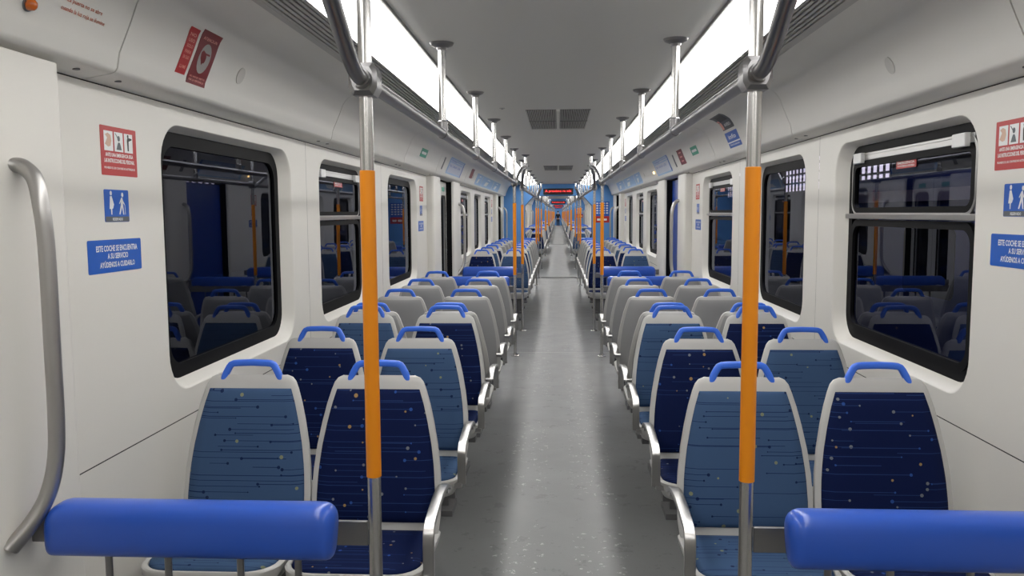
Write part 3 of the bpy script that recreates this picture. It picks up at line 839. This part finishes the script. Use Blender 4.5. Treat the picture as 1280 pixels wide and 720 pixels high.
# --- signs on the lower walls
def red_sign(s_, y, z, lab, cars):
    f = wall_map(s_, y, z); mb = MB(); sheet(mb, f, .215, .155, .004, 1); r_ = mb.build('warning_sign', 'red', None, 0)
    mb = MB()
    for k in range(3): quad(mb, f, -.088+k*.060, -.036+k*.060, -.0+.0, .062, .0016)
    write(mb, f, 'ANTE UNA EMERGENCIA SIGA', -.083, .083, -.018, -.006, .0016, .03)
    write(mb, f, 'LAS INSTRUCCIONES DEL PERSONAL', -.090, .090, -.037, -.024, .0016, .03)
    write(mb, f, 'PROHIBIDO EL USO CON FINES NO AUTORIZADOS', -.092, .092, -.057, -.050, .0016, .02)
    mb.build('lettering', 'white', r_, 0)
    mb = MB()   # pictograms: hand, torso pulling a lever, standing figure
    patch(mb, f, [(-.084, .020), (-.066, .012), (-.052, .016), (-.046, .032), (-.050, .050), (-.066, .056), (-.082, .050), (-.070, .040)], .0022); mb.build('hand_pictogram', 'skinink', r_, 0)
    mb = MB()
    patch(mb, f, [(-.018, .006), (.014, .006), (.008, .022), (.003, .030), (-.006, .030), (-.012, .020)], .0022); patch(mb, f, ellipse(-.002, .042, .008, .009), .0022)
    patch(mb, f, [(-.024, .058), (-.020, .058), (-.006, .045), (-.010, .043)], .0024); mb.build('figure_pictogram', 'greyink', r_, 0)
    mb = MB(); patch(mb, f, [(.050, .006), (.058, .006), (.059, .038), (.078, .044), (.078, .048), (.052, .050), (.048, .040)], .0022); patch(mb, f, ellipse(.055, .054, .005, .006), .0022); mb.build('person_pictogram', 'ink', r_, 0)
    return reg(tag(r_, lab, 'sign', 'red emergency notices'), cars)
def icon_sign(s_, y, z, lab, cars):
    f = wall_map(s_, y, z); mb = MB(); sheet(mb, f, .145, .103, .005, 1); r_ = mb.build('priority_sign', 'signblue', None, 0)
    mb = MB(); quad(mb, f, -.070, .070, -.0505, -.034, .0016); mb.build('caption_band', 'greyink', r_, 0)
    mb = MB()
    # pregnant woman
    patch(mb, f, ellipse(-.034, .040, .0065, .0075), .0016)
    patch(mb, f, [(-.040, .030), (-.030, .031), (-.024, .018), (-.018, .004), (-.024, -.008), (-.030, -.010), (-.031, -.028), (-.036, -.028), (-.037, -.010), (-.045, -.010), (-.042, .012)], .0016)
    # elderly figure with a stick
    patch(mb, f, ellipse(.034, .036, .0065, .0075), .0016)
    patch(mb, f, [(.026, .026), (.033, .028), (.038, .014), (.036, .004), (.041, -.028), (.035, -.028), (.029, -.004), (.018, -.028), (.011, -.027), (.022, .002), (.023, .014), (.016, .006), (.013, .008)], .0016)
    patch(mb, f, [(.046, .004), (.0485, .004), (.050, -.028), (.047, -.028)], .0016)
    patch(mb, f, [(.036, .018), (.047, .006), (.045, .002), (.034, .012)], .0016)
    write(mb, f, 'RESERVADO', -.030, .030, -.047, -.038, .0022, .02)
    mb.build('lettering', 'white', r_, 0)
    return reg(tag(r_, lab, 'sign', 'blue priority seat notices'), cars)
def text_sign(s_, y, z, lab, cars):
    f = wall_map(s_, y, z); mb = MB(); sheet(mb, f, .315, .104, .006, 1); r_ = mb.build('courtesy_sign', 'signblue', None, 0)
    mb = MB(); write(mb, f, 'ESTE COCHE SE ENCUENTRA', -.112, .132, .015, .034, .0016, .025)
    write(mb, f, 'A SU SERVICIO', -.050, .072, -.009, .009, .0016, .025); write(mb, f, 'AYÚDENOS A CUIDARLO', -.095, .112, -.036, -.014, .0016, .025)
    mb.build('lettering', 'white', r_, 0)
    return reg(tag(r_, lab, 'sign', 'blue courtesy notices'), cars)
for s_ in (-1, 1):
    S = SIDE[s_]
    dy = 0 if s_ < 0 else .06
    for y, w_ in ((2.585+dy, 'before the first window'), (8.42, 'after the third window'), (11.545, 'past middle doorway'), (17.38, 'at the end of second bay')):
        red_sign(s_, y, 1.814, 'red emergency notice with three pictures, %s wall %s' % (S, w_), 1)
        icon_sign(s_, y-.03, 1.640, 'blue notice with two white figures, %s wall %s' % (S, w_), 1)
        text_sign(s_, y-.05, 1.481, 'wide blue notice in white lettering, %s wall %s' % (S, w_), 1)
# --- signs and fittings on the bulkhead
def cove_len(z):
    d = 0
    for (xa, za), (xb, zb) in zip(COVE[3:], COVE[4:]):
        l = math.hypot(xb-xa, zb-za)
        if z <= zb: return d+l*(z-za)/(zb-za)
        d += l
    return d
def cove_sheet(s_, y0, y1, z0, z1, m, name, base=None, vtop=None):
    v0, v1 = cove_len(z0), (vtop or cove_len(z1)); f0 = arc_map(s_, (y0+y1)/2); vc = (v0+v1)/2
    f = lambda u, v, h: f0(u, v+vc, h)
    mb = MB(); sheet(mb, f, y1-y0, v1-v0, .002, 10); return mb.build(name, m, base, 20), f, (y1-y0)/2, (v1-v0)/2
o_, f, hu, hv = cove_sheet(-1, 2.745, 2.815, 2.095, 2.245, 'red', 'notice_strip')
mb = MB()
for k, t_ in enumerate(('NO', 'USO', 'SOLO', 'PARA', 'EN CASO')): write(mb, f, t_, -.022, .022, .052-k*.02, .064-k*.02, .002, .02)
write(mb, f, 'LLAME', -.022, .022, -.062, -.05, .002, .02); mb.build('lettering', 'pink', o_, 0)
reg(tag(o_, 'narrow red text strip on the left bulkhead beside the dark red poster', 'sticker'), 1)
o_, f, hu, hv = cove_sheet(-1, 2.835, 2.985, 2.075, 2.255, 'darkred', 'poster')
mb = MB(); patch(mb, f, [(u, v) for u, v in ellipse(.0, .0, .045, .055, 20)], .0016); mb.build('grey_oval', 'oval', o_, 0)
mb = MB(); write(mb, f, 'ATENCION', -.055, .055, .064, .076, .002, .02); mb.build('headline', 'pink', o_, 0); mb = MB(); write(mb, f, 'NO ARROJE OBJETOS', -.06, .06, -.076, -.068, .002, .02); write(mb, f, 'POR LA VENTANILLA', -.06, .06, -.088, -.080, .002, .02); mb.build('lettering', 'pink', o_, 0)
mb = MB(); patch(mb, f, ellipse(.0, .0, .010, .016), .0022); mb.build('centre_mark', 'darkred', o_, 0)
reg(tag(o_, 'dark red poster with a grey oval on the left bulkhead', 'poster'), 1)
for s_ in (-1, 1):
    for y, nm in ((3.25, 'above the first window'), (12.2, 'past the middle doorway')):
        f0 = arc_map(s_, y); vc = cove_len(2.163); f = lambda u, v, h: f0(u, v+vc, h)
        mb = MB(); E_ = ellipse(0, 0, .034, .034, 24); mb.rings([[f(u, v, h) for u, v in E_] for h in (.0002, .003)]); o_ = mb.build('speaker_cover', 'disc', None, 30)
        reg(tag(o_, 'round pale grey disc on the %s bulkhead %s' % (SIDE[s_], nm), 'speaker', 'round grey discs'), 1)
# text and orange lamp over the near left door
f0 = arc_map(-1, 2.18); vc = cove_len(2.15); f = lambda u, v, h: f0(u, v+vc, h)
mb = MB(); write(mb, f, 'La puerta no se abre', -.085, .075, .012, .027, .0012, .01); write(mb, f, 'cuando la luz roja se ilumine', -.10, .10, -.013, .002, .0012, .01)
reg(tag(mb.build('door_lettering', 'redtxt', None, 0), 'two lines of orange-red lettering on the left bulkhead beside an orange lamp', 'lettering'), 1)
def lamp(s_, y, z, m, lab, r=.016):
    f0 = arc_map(s_, y); v = cove_len(z); c_ = Vector(f0(0, v, 0)); t_ = Vector(f0(0, v, .02))-c_; t_.normalize()
    q = t_.to_track_quat('Z', 'Y').to_matrix()
    mb = MB(); mb.lathe((0, 0, 0), [(r*1.25, 0), (r*1.25, .004), (r, .005)], 20); mb.cur = 1; mb.lathe((0, 0, 0), [(r, .004), (r*.95, .010), (r*.7, .018), (r*.3, .022)], 20)
    o_ = mb.build('door_lamp', ['steel_dark', m], None, 40); o_.matrix_world = Matrix.Translation(c_) @ q.to_4x4()
    return reg(tag(o_, lab, 'lamp'), 1)
lamp(-1, 1.962, 2.125, 'amberoff', 'round orange indicator lamp on the left bulkhead, unlit')
lamp(1, 11.0, 2.135, 'amber', 'small lit amber lamp beside the right line map', .018)
for s_ in (-1, 1):
    S = SIDE[s_]
    y0 = 7.55 if s_ > 0 else 7.52
    o_, f, hu, hv = cove_sheet(s_, y0, y0+.34, 2.14, 2.215, 'green', 'exit_label'); mb = MB(); quad(mb, f, -.12, .12, -.012, .012, .0016, 2); mb.build('white_bar', 'white', o_, 0)
    reg(tag(o_, 'small green and white label on the %s bulkhead' % S, 'sticker', 'green labels'), 1)
    o_, f, hu, hv = cove_sheet(s_, 9.42, 10.78, 2.075, 2.26, 'paleblue', 'line_map'); mb = MB(); quad(mb, f, -.60, .60, hv*.5, hv*.85, .0016, 3); quad(mb, f, -.60, .60, -hv*.85, hv*.4, .0016, 4); mb.build('map_panel', 'map', o_, 0)
    mb = MB(); quad(mb, f, .62, .675, -hv*.98, hv*.98, .0018, 8) if s_ < 0 else quad(mb, f, .62, .675, -hv*.98, hv*.98, .0018, 8); write(mb, f, 'Linea', -.5, -.1, hv*.55, hv*.8, .0022); write(mb, f, 'Plaza - Constitucion - La Plata', -.55, .4, -.01, .02, .0022)
    mb.build('map_lines', 'signblue', o_, 0)
    reg(tag(o_, 'pale route map panel above the %s middle door' % S, 'sign', 'route maps over the doors'), 1)
    o_, f, hu, hv = cove_sheet(s_, 9.0, 9.08, 2.10, 2.23, 'greyink', 'grey_strip_label'); reg(tag(o_, 'thin grey strip label left in front of the %s route map' % S if s_ < 0 else 'thin grey strip label beside the right route map', 'sticker'), 1)
    # pale blue sheets with a white slanted patch, along the second bay's cove
    for a, b_, q in ((12.7, 13.68, 'first'), (13.75, 15.85, 'second'), (15.95, 17.65, 'third')):
        o_, f, hu, hv = cove_sheet(s_, a, b_, 2.06, 2.23, 'paleblue', 'pale_blue_panel'); mb = MB()
        patch(mb, f, [(-hu*.6, -hv*.7), (-hu*.1, -hv*.7), (hu*.3, hv*.7), (-hu*.2, hv*.7)], .0016); mb.build('white_swoosh', 'white', o_, 0)
        reg(tag(o_, '%s pale blue panel along the %s bulkhead of the second bay' % (q, S), 'sticker', 'pale blue panels'), 1)
o_, f, hu, hv = cove_sheet(1, 8.36, 8.72-.02, 2.10, 2.245, 'darkred', 'notice_strip'); mb = MB(); 
for k in range(3): quad(mb, f, -.07, .07, .04-k*.045, .055-k*.045, .0016)
mb.build('lettering', 'pink', o_, 0); reg(tag(o_, 'tall dark red notice on the right bulkhead beside the green label', 'sticker'), 1)
o_, f, hu, hv = cove_sheet(-1, 11.75, 12.1, 2.12, 2.25, 'darkred', 'notice_strip'); reg(tag(o_, 'dark red notice on the left bulkhead past the route map', 'sticker'), 1)
o_, f, hu, hv = cove_sheet(1, 5.92, 6.30, 2.215, 2.3, 'greyink', 'poster', vtop=cove_len(2.2975)+.03)
mb = MB(); quad(mb, f, -.11, .14, -hv*.15, hv*.85, .0016, 4); mb.build('dark_photo', 'ink', o_, 0)
mb = MB(); quad(mb, f, -.19, -.12, -hv*.9, hv*.2, .0016, 4); mb.build('red_corner', 'pink', o_, 0)
mb = MB(); write(mb, f, 'AVISO', -.08, .12, -hv*.7, -hv*.35, .0018, .02); mb.build('lettering', 'white', o_, 0)
reg(tag(o_, 'dark grey picture poster curling up the right bulkhead', 'poster'), 1)
o_, f, hu, hv = cove_sheet(1, 5.90, 6.30, 2.085, 2.195, 'signblue', 'information_sheet')
mb = MB(); quad(mb, f, -.2, .2, -.024, -.014, .0016, 2); write(mb, f, 'info', -.12, .12, .005, .04, .0018, .02); write(mb, f, 'linea de atencion', -.15, .15, -.045, -.03, .0018, .02); mb.build('lettering', 'white', o_, 0)
reg(tag(o_, 'blue information sheet below the dark poster on right bulkhead', 'sticker'), 1)
# ------------------------------------------------------------------ repeat for the next carriages
index_kids()
SHORT = (('steel floor-to-ceiling pole with orange sleeve', 'orange-sleeved pole'), ('glossy blue padded rail barrier', 'blue padded barrier'), ('long steel handrail on ceiling posts above the', 'long handrail above'),
         ('arched steel handrail joining two poles over', 'arched handrail over'), ('vertical steel grab handle on the', 'grab handle on'), ('long grey slotted air strip between ceiling light and', 'slotted air strip beside'),
         ('bright white ceiling light panel above', 'bright light panel above'), (' along from the near end', ' along'), ('dark slatted air grille in the middle of the grey ceiling', 'dark ceiling grille'),
         ('red scrolling LED text sign over the gangway in the blue end wall', 'red LED sign over gangway'), ('blue notice with red lower band on the right of the blue end wall', 'blue and red notice on end wall'), ('small red label at the top of the', 'small red label on'), (' from the near end', ''))
for car in range(1, 5):
    for o_, n in CAR:
        if car >= n: continue
        c_ = copy_tree(o_); c_.location.y += car*L
        if 'label' in c_.keys():
            lb = o_['label']
            for a_, b__ in SHORT: lb = lb.replace(a_, b__)
            lb = 'distant '+lb+', %s carriage' % ORD[car]
            assert len(lb.split()) <= 16, lb
            c_['label'] = lb
# windows of cars past the second: dark panes only
for car in range(2, 5):
    for s_ in (-1, 1):
        for wi, (a, b_) in enumerate(WINS+WIN2):
            wn += 1; mb = MB(); q = rrect(a+.05, b_-.05, ZA+.03, ZB-.02, .12, 4); mb.poly([(s_*1.49, y+car*L, z) for y, z in q]); struct(mb.build('window_%d' % wn, 'glass', None, 0))
# ------------------------------------------------------------------ behind the camera and the far end
mb = MB(); end_wall(mb, -1.28, -1.2); mb.box(-.9, .9, -1.5, -1.45, 0, 2.1); struct(mb.build('wall_back', 'wall', None, 0))
mb = MB(); mb.box(-1.5, 1.5, 5*L-.9, 5*L-.8, 0, 2.4); struct(mb.build('wall_far_end', 'endblue', None, 0))
# ------------------------------------------------------------------ person far down the aisle
def person(loc):
    root = empty('person', loc)
    def skin(name, V, E, R, m, sub=2):
        me = bpy.data.meshes.new(name); me.from_pydata(V, E, []); me.materials.append(M[m]); ob = bpy.data.objects.new(name, me); COL.objects.link(ob)
        md = ob.modifiers.new('skin', 'SKIN'); 
        for i, r in enumerate(R): me.skin_vertices[0].data[i].radius = (r[0], r[1]) if isinstance(r, tuple) else (r, r)
        me.skin_vertices[0].data[0].use_root = True
        ob.modifiers.new('sub', 'SUBSURF').levels = sub; ob.modifiers['sub'].render_levels = sub
        dg = bpy.context.evaluated_depsgraph_get(); dg.update()
        m2 = bpy.data.meshes.new_from_object(ob.evaluated_get(dg)); bpy.data.objects.remove(ob)
        m2.materials.clear(); m2.materials.append(M[m]); m2.polygons.foreach_set('use_smooth', [True]*len(m2.polygons))
        o2 = bpy.data.objects.new(name, m2); COL.objects.link(o2); o2.parent = root; return o2
    # body: pelvis, spine, neck, head, arms with hands, legs
    V = [(0,0,.95),(0,0,1.15),(0,.01,1.38),(0,0,1.50),(0,-.01,1.57),(0,-.01,1.68),(0,-.01,1.77)]; E = [(0,1),(1,2),(2,3),(3,4),(4,5),(5,6)]
    R = [(.15,.10),(.13,.09),(.17,.10),.06,.055,(.075,.095),.055]
    for s_ in (-1, 1):
        b0 = len(V); V += [(s_*.19,0,1.44),(s_*.24,.01,1.16),(s_*.25,-.06,.93),(s_*.25,-.08,.84)]; E += [(2,b0),(b0,b0+1),(b0+1,b0+2),(b0+2,b0+3)]; R += [.055,.042,.03,(.02,.035)]
        for k in range(4): V.append((s_*.25,-.105+k*.018,.76-.01*(k in (1,2)))); E.append((b0+3,len(V)-1)); R.append(.009)
        V.append((s_*.24,-.12,.81)); E.append((b0+3,len(V)-1)); R.append(.01)
        l0 = len(V); dyl = s_*.08; V += [(s_*.09,0,.86),(s_*.10,-.02+dyl*.5,.48),(s_*.10,dyl,.10),(s_*.11,-.12+dyl,.035)]; E += [(0,l0),(l0,l0+1),(l0+1,l0+2),(l0+2,l0+3)]; R += [.085,.06,.045,.035]
    skin('body', V, E, R, 'skin')
    # clothes slightly outside the body
    V = [(0,0,.93),(0,0,1.15),(0,.01,1.36),(0,0,1.46)]; E = [(0,1),(1,2),(2,3)]; R = [(.18,.13),(.16,.12),(.20,.13),.08]
    for s_ in (-1, 1):
        b0 = len(V); V += [(s_*.20,0,1.43),(s_*.25,.01,1.16),(s_*.255,-.06,.95)]; E += [(2,b0),(b0,b0+1),(b0+1,b0+2)]; R += [.072,.058,.045]
    skin('jacket', V, E, R, 'cloth')
    V = [(0,0,.96)]; E = []; R = [(.17,.12)]
    for s_ in (-1, 1):
        l0 = len(V); dyl = s_*.08; V += [(s_*.09,0,.84),(s_*.10,-.02+dyl*.5,.48),(s_*.10,dyl,.08)]; E += [(0,l0),(l0,l0+1),(l0+1,l0+2)]; R += [.105,.078,.062]
    skin('trousers', V, E, R, 'cloth')
    mb = MB(); mb.lathe((0, -.0, 1.70), [(.098, 0), (.108, .04), (.10, .09), (.06, .125), (.02, .13)], 16); mb.build('cap', 'cloth', root, 60)
    mb = MB(); mb.lathe((0, 0, 1.49), [(.10, 0), (.075, .035), (.068, .06)], 16); mb.build('shirt_collar', 'shirt', root, 60)
    return root
tag(person((-.04, 95, 0)), 'tiny figure in dark clothes and dark cap standing far down the aisle', 'person')
# ------------------------------------------------------------------ outside
mb = MB(); mb.box(-30, 30, -20, 120, -1.3, -1.2); struct(mb.build('ground', 'ground', None, 0))
for s_ in (-1, 1):
    mb = MB(); xs = sorted((s_*16, s_*16.3)); mb.box(xs[0], xs[1], -20, 120, -1.2, 9); struct(mb.build('wall_hall_'+SIDE[s_], 'hallwall', None, 0))
    for y0, y1 in (((40.3, 44.2), (50.5, 58.5), (68, 78)) if s_ > 0 else ()):
        wn += 1; w = y1-y0
        r_ = empty('window_%d' % wn, (s_*15.99, y0, 0)); struct(r_)
        mb = MB(); mb.box(-.01, .0, 0, w, 2.9, 7.0); mb.build('pane', 'hallwin', r_, 0)
        mb = MB(); n = int(w/.75)
        for i in range(n+1): mb.box(-.10, -.02, i*w/n-.07, i*w/n+.07, 2.85, 7.05)
        for i in range(8): mb.box(-.10, -.02, -.05, w+.05, 2.9+i*.58-.06, 2.9+i*.58+.06)
        mb.build('glazing_bars', 'hallwall', r_, 0)
# a parked carriage on the next track, seen through the right windows
pc = empty('parked_carriage', (6.0, 4.5, -1.2))
mb = MB(); R_ = rrect(-1.4, 1.4, .35, 3.3, (.25, .25, .08, .08), 5); mb.rings([[(x, y, z) for x, z in R_] for y in (-10, 10)]); mb.build('body', 'parkblue', pc, 30)
mb = MB(); mb.box(-1.415, -1.40, -9.95, 9.95, 2.93, 3.08); mb.build('pale_band', 'parkwhite', pc, 0)
for k in range(8):
    mb = MB(); mb.rings([[(x, y, z) for y, z in rrect(-9.2+k*2.4, -7.8+k*2.4, 1.75, 2.6, .1, 4)] for x in (-1.41, -1.39)]); mb.build('side_window', 'gasket', pc, 30)
for yy in (-7, -4.6, 4.6, 7):
    mb = MB(); mb.cyl((-.75, yy, .45), (.75, yy, .45), .45, 24); mb.build('wheelset', 'frame', pc, 30)
tag(pc, 'blue railway carriage with a pale band on the next track, outside the right windows', 'train')
lt = bpy.data.lights.new('carriage_fill_light', 'AREA'); lt.energy = 260; lt.size = 1.2; lt.color = (.85, .85, 1); lo = bpy.data.objects.new('carriage_fill_light', lt); COL.objects.link(lo); lo.location = (3.1, 4.5, 6.5); lo.rotation_euler = (0, math.radians(-18), 0); lo['kind'] = 'structure'  # added fill light to brighten the parked carriage, not an actual lamp outside
# ------------------------------------------------------------------ world, camera, view
w_ = bpy.data.worlds.new('World'); C.world = w_; w_.use_nodes = True
w_.node_tree.nodes['Background'].inputs[0].default_value = (.02, .022, .03, 1); w_.node_tree.nodes['Background'].inputs[1].default_value = .6
cam = bpy.data.cameras.new('camera'); co = bpy.data.objects.new('camera', cam); COL.objects.link(co); C.camera = co
pit, yaw, roll = [math.radians(v) for v in (5.2698, -3.2874, -.3502)]
F = Vector((math.sin(yaw)*math.cos(pit), math.cos(yaw)*math.cos(pit), -math.sin(pit)))
R = Vector((math.cos(yaw), -math.sin(yaw), 0)); U = R.cross(F)
R2 = R*math.cos(roll)+U*math.sin(roll); U2 = -R*math.sin(roll)+U*math.cos(roll)
mt = Matrix((R2, U2, -F)).transposed().to_4x4(); mt.translation = Vector((0.0018, 0, 1.6091))
co.matrix_world = mt
cam.sensor_width = 36; cam.lens = 1015.13/1280*36; cam.clip_start = .02; cam.clip_end = 500
C.view_settings.view_transform = 'Standard'; C.view_settings.look = 'None'; C.view_settings.exposure = .47; C.view_settings.gamma = 1; C.view_settings.use_curve_mapping = False
